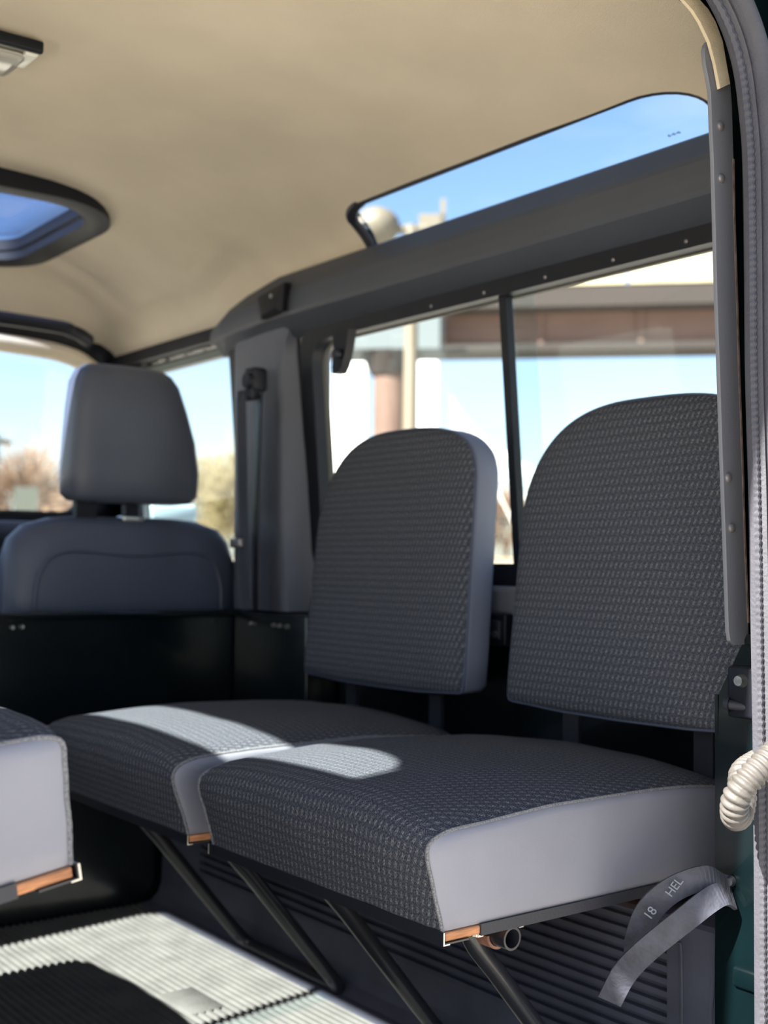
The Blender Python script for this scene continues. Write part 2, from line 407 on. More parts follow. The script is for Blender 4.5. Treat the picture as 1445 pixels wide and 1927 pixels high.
# sunroof
sr = sempty('window_3', 'sunroof with dark rubber surround and blue tinted glass')
def srp(s, y, w_=0.0): p = ceil_pt(s, y); return Vector((p.x, y, p.z + w_))
def sr_flat(s, y, w_): return Vector((XC + 0.68 * sin(s * pi / 2), y, 0.650 + w_))
def rr2(d, r): return rrect(-0.43 + d, 2.010 + d * 0.9, 0.43 - d, 2.610 - d * 0.9, r, 9)
n_ = 40
L0, L1, L2, L3 = rr2(0.008, 0.16), rr2(0.036, 0.15), rr2(0.062, 0.11), rr2(0.068, 0.10)
g = G(); rr_ = []
for L, zz in ((L0, 0.642), (L0, 0.628), (L1, 0.622), (L2, 0.630), (L2, 0.646), (L3, 0.650), (L3, 0.672), (L0, 0.684)):
    rr_.append([Vector((XC + 0.68 * sin(p[0] * pi / 2), p[1], zz + (0.010 - 0.065 * p[0] ** 2))) for p in L])
n = len(L0); fs = []
for k in range(len(rr_)):
    for i in range(n):
        j = (i + 1) % n; a, b = k * n, ((k + 1) % len(rr_)) * n
        fs.append((a + i, a + j, b + j, b + i))
mesh('surround', [p for r in rr_ for p in r], fs, 'frame_black', sr)
sheet('pane', rr2(0.060, 0.10), [], (0.08, 0.08), lambda s, y: Vector((XC + 0.68 * sin(s * pi / 2), y, 0.676 - 0.065 * s * s + 0.010)), 'g_roof', sr, solid=0.004, off=0)

# ------------------------------------------------------------------ body sides
def side(sign, name, lab):
    X = (lambda x: x) if sign > 0 else mir
    W = rrect(0.875, -0.005, 1.843, 0.414, 0.045, 7)
    D = rrect(2.125, -0.005, 2.600, 0.440, 0.03, 6)
    o = sheet(name, [(0.740, -0.64), (2.72, -0.64), (2.72, 0.0), (2.72, 0.53), (0.740, 0.53)], [W, D], 0.08,
              lambda y, z: Vector((X(xw(z)), y, z)), 'green', solid=0.03, off=1.0)
    p = o.data.polygons[0]
    o.modifiers[0].offset = 1.0 if p.normal.x * sign > 0 else -1.0
    return struct(o, lab)
side(1, 'wall_right', 'dark green inner body side behind the fold-up seats')
side(-1, 'wall_left', 'left body side')
def side_window(sign, name, lab):
    e = sempty(name, lab); X = (lambda x: x) if sign > 0 else mir
    f = lambda y, z, w_: Vector((X(xw(z) + w_), y, z))
    ring_strip('outer_channel', rrect(0.855, -0.030, 1.870, 0.440, 0.06, 7), rrect(0.882, 0.003, 1.834, 0.402, 0.042, 7), f, 'frame_black', e, (-0.012, 0.012))
    ring_strip('channel_lip', rrect(0.878, -0.001, 1.838, 0.408, 0.045, 7), rrect(0.881, 0.0025, 1.834, 0.4000, 0.042, 7), f, mat('beige felt channel', (0.07, 0.064, 0.05), 0.8), e, (0.012, 0.020))
    g = G(); g.rings([[f(1.327, z, -0.004), f(1.342, z, -0.004), f(1.342, z, 0.010), f(1.327, z, 0.010)] for z in (-0.003, 0.2, 0.414)])
    g.o('divider', 'frame_black', e)
    for nm, y0, y1, w_ in (('pane', 1.330, 1.835, 0.014), ('pane', 0.88, 1.34, 0.002)):
        g = G(); g.rings([[f(y0, z, w_), f(y1, z, w_), f(y1, z, w_ + 0.004), f(y0, z, w_ + 0.004)] for z in (0.0, 0.41)])
        g.o(nm, 'g_clear', e, smooth=False)
    # overlapping inner pane strip with its green edge beside the divider
    g = G(); g.rings([[f(1.292, z, 0.018), f(1.335, z, 0.018), f(1.335, z, 0.021), f(1.292, z, 0.021)] for z in (0.0, 0.41)])
    g.o('pane_overlap', glass('pane overlap glass', (0.93, 0.978, 0.985)), e, smooth=False)
    if sign > 0:
        for y in (1.490, 1.365, 1.235, 1.107, 0.985):
            c = Vector((1.2236, y, 0.4110)); g = G()
            g.rings([[c + Vector((dx, r * cos(t), r * sin(t))) for t in [2 * pi * i / 10 for i in range(10)]] for r, dx in ((0.0030, 0.004), (0.0029, -0.0005), (0.0016, -0.0020))])
            g.o('screw', 'screw', e)
    return e
side_window(1, 'window_4', 'right-hand sliding side window divided by a black bar')
side_window(-1, 'window_5', 'left-hand sliding side window')
# front door windows
def door_window(sign, name, lab):
    e = sempty(name, lab); X = (lambda x: x) if sign > 0 else mir
    f = lambda y, z, w_: Vector((X(xw(z) + w_), y, z))
    ring_strip('window_frame', rrect(2.100, -0.03, 2.640, 0.472, 0.05, 6), rrect(2.129, 0.002, 2.592, 0.448, 0.03, 6), f, 'frame_black', e, (-0.010, 0.012))
    ring_strip('rain_channel', rrect(2.125, -0.003, 2.600, 0.452, 0.03, 6), rrect(2.131, 0.004, 2.590, 0.425, 0.03, 6), f, mat('grey green channel', (0.13, 0.16, 0.15), 0.5), e, (0.012, 0.028))
    g = G(); g.rings([[f(2.12, z, 0.013), f(2.61, z, 0.013), f(2.61, z, 0.016), f(2.12, z, 0.016)] for z in (0.0, 0.45)])
    g.o('pane', 'g_clear', e, smooth=False)
door_window(1, 'window_6', 'front passenger door window seen between headrest and pillar')
door_window(-1, 'window_7', 'left front door window')
# windscreen wall
def wsp(x, z): return Vector((x, 2.72 - 0.10 * (z - 0.1), z))
o = sheet('wall_front', [(-0.17, -0.7), (1.27, -0.7), (1.27, 0.0), (1.23, 0.54), (0.9, 0.60), (0.2, 0.60), (-0.13, 0.54), (-0.17, 0.0)],
          [rrect(-0.07, 0.11, 1.165, 0.475, 0.05, 7)], 0.12, wsp, 'frame_black', solid=0.03, off=1.0); struct(o, 'scuttle and screen frame ahead of the front seats')
e = sempty('window_8', 'windscreen beyond the front seats')
g = G(); g.rings([[wsp(x, 0.09), wsp(x, 0.49), wsp(x, 0.49) + Vector((0, .004, 0)), wsp(x, 0.09) + Vector((0, .004, 0))] for x in (-0.09, 1.19)]); g.o('pane', 'g_clear', e, smooth=False)
ring_strip('rubber_seal', rrect(-0.085, 0.095, 1.18, 0.49, 0.06, 7), rrect(-0.065, 0.115, 1.160, 0.470, 0.045, 7), lambda x, z, w_: wsp(x, z) + Vector((0, w_, 0)), 'black', e, (-0.02, 0.0))
# padded header roll above the screen and a dark tube painted in for the shaded gap behind it
P = [(-0.1, 2.62, 0.46), (0.1, 2.60, 0.470), (0.55, 2.585, 0.475), (0.95, 2.59, 0.470), (1.09, 2.61, 0.462), (1.17, 2.65, 0.44)]
tube_g([(-0.05, 2.50, 0.50), (0.3, 2.48, 0.508), (0.95, 2.49, 0.503), (1.05, 2.50, 0.497), (1.10, 2.53, 0.488)], 0.015, 10, 6).o('dark_gap_tube', 'frame_black')
tag(bpy.data.objects['dark_gap_tube'], 'dark tube standing in for the shaded gap under the front of the headlining', 'dark gap')
tube_g(P, 0.020, 14, 8).o('trim_3', 'liner'); struct(bpy.data.objects['trim_3'], 'rolled beige header above the windscreen')
rbox('dashboard', (-0.10, 2.50, -0.2), (1.20, 2.66, 0.085), 'frame_black', None, 0.03)
tag(bpy.data.objects['dashboard'], 'black dashboard top under the windscreen, seen past the headrest', 'dashboard')

# upper rail trim with its chamfered front end, right side
def rail(sign, name, lab):
    X = (lambda x: x) if sign > 0 else mir
    prof = [(1.243, .540), (1.216, .539), (1.207, .533), (1.196, .512), (1.190, .503), (1.1865, .494), (1.1860, .474), (1.1870, .458), (1.1895, .451), (1.196, .446), (1.232, .4185), (1.250, .4185), (1.256, .48)]
    ys = [0.775, 1.2, 1.6, 1.88, 1.93, 2.03, 2.10, 2.150, 2.160]
    rs = []
    for y in ys:
        t = max(0, (y - 1.93) / 0.222); top = 0.538 - 0.045 * max(0, min(1, (y - 1.97) / .18)) - (0.01 if y > 2.155 else 0)
        k = 0 if y < 2.11 else (y - 2.11) / 0.05 * 0.012
        ring = []
        for (x, z) in prof:
            z2 = 0.4145 + (z - 0.4145) * (top - 0.4145) / 0.1255
            x2 = x + (k if x < 1.23 else 0)
            if y > 1.91 and z < 0.450: z2 = max(z2, 0.442 if x < 1.22 else z2)
            ring.append(Vector((X(x2), y, z2)))
        rs.append(ring)
    g = G(); g.rings(rs); o = g.o(name, 'trim', smooth=False); return struct(o, lab)
rail(1, 'trim_4', 'long charcoal plastic rail between alpine window and side window')
rail(-1, 'trim_5', 'plastic rail above the left side window')
# door-top filler beside the rail front
for sg in (1, -1):
    X = (lambda x: x) if sg > 0 else mir
    G().box((min(X(1.205), X(1.25)), 2.13, 0.448), (max(X(1.205), X(1.25)), 2.70, 0.475)).o('trim_6' if sg > 0 else 'trim_7', 'frame_black')
    struct(bpy.data.objects['trim_6' if sg > 0 else 'trim_7'], 'black door seal above the front door')
# B pillar trim
def pillar(sign, name, lab):
    X = (lambda x: x) if sign > 0 else mir
    g = G(); rs = []
    for z in (-0.088, -0.05, 0.0, 0.1, 0.2, 0.3, 0.37, 0.41, 0.452):
        lean = 0.010 - 0.012 * max(0, z)
        wide = 0.0 if z > 0.05 else 0.02 * (0.05 - max(z, -0.1)) / 0.15
        flare = 0.025 * max(0, (z - 0.37) / 0.08) ** 2
        rs.append([Vector((X(x + lean), y, z)) for x, y in ((1.285, 2.120), (1.23, 2.108), (1.212, 2.092), (1.205, 2.072), (1.203, 1.93 - wide), (1.2035, 1.918 - wide - flare), (1.209, 1.908 - wide - flare),
              (1.243, 1.892 - wide * .5), (1.255, 1.882 - wide * .3), (1.259, 1.876), (1.290, 1.874))])
    g.rings(rs); o = g.o(name, 'pillar'); return struct(o, lab)
pillar(1, 'trim_8', 'grey pillar panel between front door and side window, seat belt in front')
pillar(-1, 'trim_9', 'left pillar panel')

# ------------------------------------------------------------------ floor, wheelboxes, bulkhead
G().box((-0.17, 0.70, FZ - 0.05), (1.27, 2.72, FZ - 0.004)).o('floor', 'green'); struct(bpy.data.objects['floor'], 'steel load floor under the rubber mat')
g = G(); pts = []; x = 0.052
while x < 1.040:
    pts += [(x, FZ), (x + 0.0022, FZ + 0.0042), (x + 0.0068, FZ + 0.0042), (x + 0.0090, FZ)]; x += 0.0122
pts += [(1.040, FZ), (1.0405, FZ - 0.0035), (0.052, FZ - 0.0035)]
g.rings([[Vector((a, y, b)) for a, b in pts] for y in (0.745, 1.2, 1.6, 2.045)])
fm = thing('ribbed_floor_mat', 'grey ribbed rubber mat covering the load floor, striped by sunlight', 'floor mat')
g.o('ribbed_sheet', 'mat', fm, smooth=False)
rbox('smooth_panel', (0.822, 1.505, FZ - 0.001), (0.876, 1.600, FZ + 0.0046), 'mat', fm, 0.001, 1)
for sg in (1, -1):
    X = (lambda x: x) if sg > 0 else mir
    nm = 'trim_10' if sg > 0 else 'trim_11'
    a, b = sorted((X(1.062), X(1.268)))
    G().box((a, 0.80, FZ), (b, 2.05, -0.385)).o(nm, 'green'); struct(bpy.data.objects[nm], 'steel wheel box under the folding seats')
    # moulded rubber cover with a cove at the floor and long horizontal ribs
    e = thing('wheelbox_mat', 'dark moulded rubber cover with long horizontal grooves on the %s wheel box' % ('right' if sg > 0 else 'left'), 'rubber mat')
    prof = [(1.005, FZ + 0.0045), (1.028, FZ + 0.008), (1.043, FZ + 0.020), (1.049, FZ + 0.038), (1.0505, FZ + 0.075)]
    z = FZ + 0.078
    rib = []
    while z < -0.392:
        rib += [(1.0505, z), (1.0515, z + 0.0060), (1.0585, z + 0.0068), (1.0585, z + 0.0128)]; z += 0.0135
    rib += [(1.0505, z), (1.0505, -0.378), (1.056, -0.374), (1.19, -0.373)]
    flat = [(1.0505, b_) if a_ > 1.0501 and b_ < -0.38 else (a_, b_) for a_, b_ in rib]
    back = [(1.19, -0.3805), (1.0605, -0.3835), (1.0605, FZ + 0.003)]
    def sec(y, L): return [Vector((X(a_), y, b_)) for a_, b_ in prof + L + back]
    g = G(); g.rings([sec(0.803, flat), sec(0.872, flat), sec(0.8722, rib), sec(1.30, rib), sec(1.90, rib), sec(1.9002, flat), sec(2.04, flat)])
    g.o('grooved_cover', 'wheelmat', e, smooth=False)
    g = G(); pth = smooth_path([(X(1.0495), 0.852, -0.60), (X(1.0495), 0.852, -0.42), (X(1.0495), 0.860, -0.398), (X(1.0495), 0.90, -0.392)], 6)
    tube_g([tuple(p) for p in pth], 0.0016, 6, 0).o('moulding_line', 'wheelmat', e)
    tube_g([(X(1.049), 0.815, -0.60), (X(1.049), 0.813, -0.45), (X(1.049), 0.800, -0.385)], 0.0022, 6, 4).o('moulding_line', 'wheelmat', e)
bk = sempty('wall_bulkhead', 'dark green painted bulkhead panel behind the front seats')
G().box((-0.165, 2.055, FZ), (1.265, 2.063, -0.090)).o('panel', 'green', bk)
rbox('folded_lip', (-0.165, 2.040, -0.102), (1.265, 2.066, -0.088), 'green', bk, 0.004)
rbox('side_return', (1.200, 1.80, FZ), (1.266, 2.050, -0.092), 'green', bk, 0.004)
for y_ in (1.985, 1.86, 1.885, 1.905):
    G().cyl((1.202, y_, -.113), (1.195, y_, -.113), 0.0045, 10, 0.003).o('rivet', 'steel', bk)
for x_, z_ in ((0.765, -0.114), (0.782, -0.113)):
    G().cyl((x_, 2.056, z_), (x_, 2.048, z_), 0.0045, 10, 0.003).o('rivet', 'steel', bk)
# side ledge below the window (right)
rbox('trim_12', (1.236, 0.80, -0.075), (1.272, 1.85, -0.030), 'cover', None, 0.010); struct(bpy.data.objects['trim_12'], 'ledge under the right side window')

# ------------------------------------------------------------------ rear body frame round the door opening
HO = [(0.10, -0.66), (1.035, -0.66), (1.035, -0.076), (1.018, -0.074), (1.012, 0.10), (1.006, 0.30), (1.003, 0.42), (.999, .460), (0.990, 0.497), (0.972, 0.530), (0.945, 0.552), (0.85, 0.570), (0.25, 0.575), (0.155, 0.560), (0.115, 0.535), (0.092, 0.497), (0.076, 0.42), (0.065, 0.30), (0.065, -0.66)]
def rw(x, z): return Vector((x, 0.732, z))
o = sheet('wall_rear', [(-0.22, -0.75), (1.32, -0.75), (1.32, 0.0), (1.27, 0.52), (1.18, 0.62), (0.95, 0.69), (0.15, 0.69), (-0.08, 0.62), (-0.17, 0.52), (-0.22, 0.0)],
          [HO[1:] ], 0.08, rw, 'green', solid=0.007, off=1.0)
if o.data.polygons[0].normal.y < 0: o.modifiers[0].offset = -1.0
struct(o, 'dark green rear body frame round the door opening')
# green jamb plate with slanted top, striker etc.
e = sempty('trim_13', 'glossy dark green door jamb with bolts')
g = G(); g.rings([[Vector((xx, 0.7345, -0.66)), Vector((xx, 0.797, -0.66)), Vector((xx, 0.797, -0.40)), Vector((xx, 0.793, -0.20)), Vector((xx, 0.791, -0.128)), Vector((xx, 0.757, -0.066)), Vector((xx, 0.7345, -0.066))] for xx in (1.034, 1.040)])
g.o('jamb_plate', 'green', e, smooth=False)
g = G(); g.rings([[Vector((1.040, 0.797, z)), Vector((1.055, 0.797, z)), Vector((1.055, 0.801, z)), Vector((1.040, 0.801, z))] for z in (-0.66, -0.13)]); g.o('flange', 'green', e)
rbox('weld_plate', (1.028, 0.737, -0.416), (1.035, 0.772, -0.396), 'green', e, 0.003)
rbox('latch_plate', (1.026, 0.740, -0.150), (1.035, 0.776, -0.098), 'frame_black', e, 0.004)
G().cyl((1.0265, 0.757, -0.112), (1.019, 0.757, -0.112), 0.007, 14, 0.005).o('bolt', 'steel', e)
G().cyl((1.033, 0.748, -0.139), (1.024, 0.772, -0.137), 0.0048, 14).o('latch_pin', 'black', e)
G().cyl((1.0245, 0.771, -0.137), (1.0225, 0.776, -0.137), 0.0075, 16, 0.005).o('pin_head', 'black', e)
G().cyl((1.0345, 0.764, -0.192), (1.031, 0.764, -0.192), 0.0065, 14, 0.005).o('bolt', 'green', e)
# folded green lower post flange seen in sun
for k in range(5):
    pass
# grey cover strip with screws
cv = sempty('trim_14', 'grey metal cover strip with screws down the rear door pillar')
inn = [(1.020, -.0765), (1.011, -.072), (1.0085, -.062), (1.004, .03), (1.000, .10), (.996, .18), (.991, .28), (.988, .36), (.986, .407), (.9835, .44), (.9819, .473), (.9786, .4857), (.9736, .5006), (.972, .5136), (.9737, .5199)]
out = [(1.0405, -.0765), (1.041, -.070), (1.0405, -.055), (1.035, .03), (1.032, .10), (1.0275, .18), (1.023, .28), (1.019, .36), (1.0182, .414), (1.017, .44), (1.0159, .4677), (1.0133, .489), (1.0083, .505), (1.000, .520), (.9778, .5243)]
g = G(); g.rings([[Vector((a, .7615, b)), Vector((a + .0006, .7600, b)), Vector((c, .7600, d)), Vector((c, .7640, d)), Vector((a, .7640, b))] for (a, b), (c, d) in zip(inn, out)])
g.o('strip', 'cover', cv)
g = G(); g.rings([[Vector((c - .0014, .7594, d)), Vector((c + .0012, .7594, d)), Vector((c + .0012, .7605, d)), Vector((c - .0014, .7605, d))] for c, d in out[2:9]]); g.o('worn_edge', 'cover_edge', cv)
bk_ = [(1.037, -.0765), (1.032, -.02), (1.026, .10), (1.018, .26), (1.0125, .40), (1.009, .455), (1.002, .489), (.992, .520), (.978, .540), (.955, .556), (.93, .562)]
bo_ = [(1.10, -.0765), (1.10, -.02), (1.10, .10), (1.10, .26), (1.095, .40), (1.085, .47), (1.07, .51), (1.05, .545), (1.02, .575), (.97, .60), (.93, .61)]
G().rings([[Vector((a, .7650, b)), Vector((c, .7650, d)), Vector((c, .7680, d)), Vector((a, .7680, b))] for (a, b), (c, d) in zip(bk_, bo_)]).o('pillar_backing', 'green', cv)
for x_, z_ in ((.997, .443), (.998, .390), (1.0085, .090), (1.0135, .040)):
    c = Vector((x_, .7600, z_)); g = G()
    g.rings([[c + Vector((r * cos(t), dy, r * sin(t))) for t in [2 * pi * i / 14 for i in range(14)]] for r, dy in ((.0048, .0), (.0047, -.0014), (.0033, -.0026), (.0012, -.003))])
    g.o('screw', 'screw', cv)
# door seal: ridged lip, groove and outer bulb swept round the opening
ds = thing('door_seal', 'rubber door seal around the rear opening, shaded blue above and sunlit below', 'door seal', (0, 0, 0))
def seal_path(off_x, y):
    base = [(0.60, .572), (0.80, .565), (.880, .555), (.921, .537), (.947, .514), (.964, .484), (.973, .445), (.979, .395), (.981, .302), (.982, .188), (.987, .061), (.990, -.067), (.993, -.218), (.994, -.431), (.994, -.66)]
    P = []
    for i, (x_, z_) in enumerate(base):
        a = base[max(0, i - 1)]; b = base[min(len(base) - 1, i + 1)]; t = Vector((b[0] - a[0], b[1] - a[1])).normalized(); nrm = Vector((-t.y, t.x))
        P.append((x_ + nrm.x * off_x, y, z_ + nrm.y * off_x))
    return smooth_path(P, 6)
def swept(off_x, y, prof, name, m, ridge=0):
    path = seal_path(off_x, y); rs = []
    if ridge:
        dense = []
        for i in range(len(path) - 1):
            n = max(1, int((path[i + 1] - path[i]).length / 0.0016)); dense += [path[i].lerp(path[i + 1], k / n) for k in range(n)]
        path = dense + [path[-1]]
    for i in range(len(path)):
        t = (path[min(i + 1, len(path) - 1)] - path[max(i - 1, 0)]).normalized(); nrm = Vector((-t.z, 0, t.x)); s_ = 1.0
        k = 1 + (ridge * (1 if (i // 2) % 2 else -1)) if ridge else 1
        rs.append([path[i] + nrm * px * s_ + Vector((0, py * k if py < 0 else py, 0)) for px, py in prof])
    return G().rings(rs).o(name, m, ds)
sgn = 1
path0 = seal_path(0, .72); t0 = (path0[40] - path0[38]).normalized(); n0 = Vector((-t0.z, 0, t0.x))
sgn = 1 if n0.x > 0 else -1
def PR(L): return [(sgn * a, b) for a, b in L]
swept(0.009, .722, PR([(-.001, -.002), (.002, -.0050), (.0055, -.005), (.0065, .003), (-.001, .003)]), 'ribbed_lip', 'seal', 0.10)
swept(0.009, .716, PR([(.007, .001), (.0095, -.003), (.0115, .001), (.0115, .016), (.007, .016)]), 'inner_lip', 'seal')
swept(0.008, .708, PR([(.014 + .0125 * (1 - cos(t)), .012 - .019 * sin(t)) for t in [pi * i / 10 for i in range(11)]]), 'outer_bulb', 'seal')
# outer body flange right of the seal
g = G(); g.rings([[Vector((1.036, .700, z)), Vector((1.10, .700, z)), Vector((1.10, .712, z)), Vector((1.036, .712, z))] for z in (-0.7, 0.62)])
g.o('trim_15', 'green'); struct(bpy.data.objects['trim_15'], 'outer green door pillar beside the seal')

# ------------------------------------------------------------------ corrugated conduit
hp = [(a - .003, b, c + .010) for a, b, c in [(1.060, .690, -.150), (1.015, .672, -.150), (.985, .667, -.160), (.953, .668, -.178), (.928, .675, -.197), (.921, .684, -.215), (.931, .693, -.233), (.950, .702, -.235), (.966, .710, -.222), (.982, .722, -.205), (1.02, .732, -.198)]]
path = smooth_path(hp, 24)
L_ = [0]
for i in range(1, len(path)): L_.append(L_[-1] + (path[i] - path[i - 1]).length)
tot = L_[-1]; NN = 420; rp = []; j = 0
for k in range(NN):
    d = tot * k / (NN - 1)
    while j < len(L_) - 2 and L_[j + 1] < d: j += 1
    rp.append(path[j].lerp(path[j + 1], (d - L_[j]) / max(1e-9, L_[j + 1] - L_[j])))
ho = tube_g([tuple(p) for p in rp], .011, 20, 0, rf=lambda i, n: .0104 + .0025 * (0.5 + 0.5 * sin(2 * pi * (tot * i / n) / .0062)) ** 0.6).o('corrugated_hose', 'hose', edge_split=False)
tag(ho, 'sunlit grey corrugated rubber conduit looping out of the door pillar', 'hose')

# ------------------------------------------------------------------ folding seats
CW, CD, CH = 0.428, 0.450, 0.100
def seat_profile(k=0.0):
    """(x,z) from front bottom over the front and top to the rear, local: rear hinge at x=0, front at -CD"""
    return [(-CD, 0.0), (-CD - .003, .012), (-CD - .009, .030), (-CD - .015, .048), (-CD - .020, .064), (-CD - .0215, .078), (-CD - .0185, .090), (-CD - .009, .0985), (-CD + .012, .1035),
            (-.40, .106), (-.36, .109), (-.31, .1115), (-.26, .1125), (-.21, .112), (-.16, .1105), (-.11, .108), (-.07, .1045), (-.035, .100), (-.012, .094), (0.002, .080), (0.006, .055), (0.004, .025), (0.0, 0.0)]
def make_seat(label, loc, rotz=0.0, tilt=0.0, back=True, seed=0, pinch=0.0, lean=0.035, backoff=-0.075, group='fold-up seats with woven fabric', bul=1.0, crown=1.0):
    t = thing('folding_seat', label, 'seat', loc, (0, tilt, rotz), group)
    prof = seat_profile(); arc = [0]
    for i in range(1, len(prof)): arc.append(arc[-1] + hypot(prof[i][0] - prof[i - 1][0], prof[i][1] - prof[i - 1][1]))
    ny = 44; rs = []; uv = []
    def deform(x, z, v):
        a = abs(v)
        e_ = max(0.0, (a - 0.86) / 0.14)
        top = min(1, max(0, (z - 0.06) / 0.04))
        z2 = z + top * (0.017 * crown * (1 - abs(v) ** 2.6) - 0.004 * crown - 0.006 * e_ ** 2 + 0.0035 * noise.noise(Vector((x * 9 + seed, v * 2.6, seed * 1.7))))
        x2 = x if x > -CD else -CD + (x + CD) * bul
        if x < -CD + 0.01:
            x2 -= 0.004 * max(0, bul) * (1 - v * v) * min(1, z / 0.05) - 0.0018 * noise.noise(Vector((v * 5, z * 30, seed + 3.3))) - e_ ** 2 * 0.002
            if z > 0.03 and z < 0.09: x2 -= 0.0015 * sin(v * 9 + seed)
        return x2, z2
    for j in range(ny + 1):
        v = -1 + 2 * j / ny; r_ = []
        for i, (x, z) in enumerate(prof):
            x2, z2 = deform(x, z, v); r_.append(Vector((x2, v * CW / 2, z2))); uv.append((v * CW / 2, arc[i]))
        rs.append(r_)
    n = len(prof); vs_ = [p for r_ in rs for p in r_]
    fs = [(j * n + i, j * n + i + 1, (j + 1) * n + i + 1, (j + 1) * n + i) for j in range(ny) for i in range(n - 1)]
    o = mesh('seat_cushion', vs_, fs, 'fabric', t, uv=uv, edge_split=False); cush = o
    for sg, r_ in ((-1, rs[0]), (1, rs[-1])):
        c = Vector((-CD / 2, sg * CW / 2, CH / 2)); base = r_ 
        loop = list(base) + [Vector((x, sg * CW / 2, 0)) for x in (-.09, -.18, -.27, -.36)]
        g = G(); R2 = []
        for k, (s_, off_) in enumerate(((1, 0), (.965, .0035), (.85, .0055), (.6, .0065), (.3, .007))):
            R2.append([Vector((c.x + (p.x - c.x) * (1 - (1 - s_) * .5) if False else c.x + (p.x - c.x) * s_, p.y + sg * (off_ - pinch * (0.012 * sin(pi * min(1, max(0, p.z / .09)) ) if k > 1 and p.x < -.3 else 0)), c.z + (p.z - c.z) * s_)) for p in loop])
        R2.append([Vector((c.x, c.y + sg * .007, c.z))] * len(loop))
        g.rings(R2, cap=False)
        g.o('side_panel', 'vinyl', t, edge_split=False)
        tube_g([tuple(p + Vector((0, sg * .0006, 0))) for p in base[:-2]], 0.0019, 6, 2).o('seam', 'fuzz', cush)
    # base board: plywood showing at the front corners, folded steel edge in front, dark vinyl edge strip at the sides
    rbox('plywood_base', (-CD + .003, -CW / 2 - .004, -.0085), (-.01, CW / 2 + .004, -.0005), 'ply', t, .001, 1)
    G().box((-CD + .045, -CW / 2 - .0062, -.0095), (-.008, -CW / 2 - .0030, .0015)).o('edge_strip', 'edgestrip', t)
    G().box((-CD + .045, CW / 2 + .0030, -.0095), (-.008, CW / 2 + .0062, .0015)).o('edge_strip', 'edgestrip', t)
    g = G(); g.rings([[Vector((-CD - .0015, y, .001)), Vector((-CD - .0015, y, -.0105)), Vector((-CD + .030, y, -.0105)), Vector((-CD + .030, y, -.0090)), Vector((-CD + .0005, y, -.0090)), Vector((-CD + .0005, y, .001))] for y in (-CW / 2 - .006, CW / 2 + .006)])
    fe = g.o('folded_edge', 'tube', t, smooth=False)
    for sg in (-1, 1):
        g = G(); g.rings([[Vector((-CD - .002, y, .001)), Vector((-CD - .002, y, -.011)), Vector((-CD + .006, y, -.011)), Vector((-CD + .006, y, -.0098)), Vector((-CD - .0005, y, -.0098)), Vector((-CD - .0005, y, .001))] for y in (sg * (CW / 2 + .0060), sg * (CW / 2 + .0068))])
        g.o('bright_corner', 'steel', t, smooth=False)
    # leg frame: U of steel tube hinged under the cushion, foot in the corner of floor and wheel box
    l0, l1 = -0.145, 0.120
    up = -.030
    fx, fz = -.160, (FZ - loc[2]) + .013
    if tilt: fx, fz = -.20, -.13
    pts = [(-.300, l0, -.017), (-.322, l0, -.018), (-.340, l0, -.024), (-.350, l0, -.040)]
    ex, ez = (fx, fz)
    n1 = 5
    for k in range(1, n1): pts.append((-.350 + (ex + .350) * k / n1, l0, -.040 + (ez + .040) * k / n1))
    pts += [(ex - .008, l0 + .002, ez + .010), (ex, l0 + .012, ez + .002), (ex + .002, l0 + .032, ez)]
    m_ = [(x, -y + (l0 + l1), z) for x, y, z in reversed(pts)]
    tube_g(pts + [(ex + .002, (l0 + l1) / 2, ez)] + m_, .0105, 14, 6).o('leg_frame', 'tube', t)
    G().cyl((-.305, l0 - .02, -.017), (-.305, l1 + .02, -.017), .0095, 14).o('hinge_tube', 'tube', t)
    # stub pivot tube with saddle bracket and two bolts near the rear-facing side
    y0 = -CW / 2 + .004
    g = G(); a_ = []
    for (r_, yy) in ((.0115, y0 + .075), (.0115, y0), (.0092, y0), (.0088, y0 + .004), (.0088, y0 + .06)):
        a_.append([Vector((-.355 + r_ * cos(q), yy, -.0235 + r_ * sin(q))) for q in [2 * pi * i / 24 for i in range(24)]])
    g.rings(a_, cap=True); g.o('pivot_tube', 'tube', t)
    g = G(); a_ = []
    for (r_, yy) in ((.0122, y0 + .020), (.0122, y0 + .038), (.0150, y0 + .038), (.0150, y0 + .020), (.0122, y0 + .020)):
        a_.append([Vector((-.355 + r_ * cos(q), yy, -.0235 + r_ * sin(q))) for q in [pi + pi * i / 16 for i in range(17)]])
    g.rings(a_, closed=False, cap=False)
    g.box((-.392, y0 + .018, -.0125), (-.366, y0 + .040, -.0100)); g.box((-.344, y0 + .018, -.0125), (-.318, y0 + .040, -.0100))
    sbk = g.o('saddle_bracket', 'brass', t)
    for bx_ in (-.383, -.329):
        g = G(); g.cyl((bx_, y0 + .020, -.0125), (bx_, y0 + .020, -.0150), .0085, 16); g.cyl((bx_, y0 + .020, -.0148), (bx_, y0 + .020, -.0205), .0062, 6); g.o('bolt', 'steel', sbk)
    # rear hinge rail
    rbox('rear_rail', (-.022, -CW / 2 + .01, -.030), (-.004, CW / 2 - .01, -.009), 'tube', t, .003)
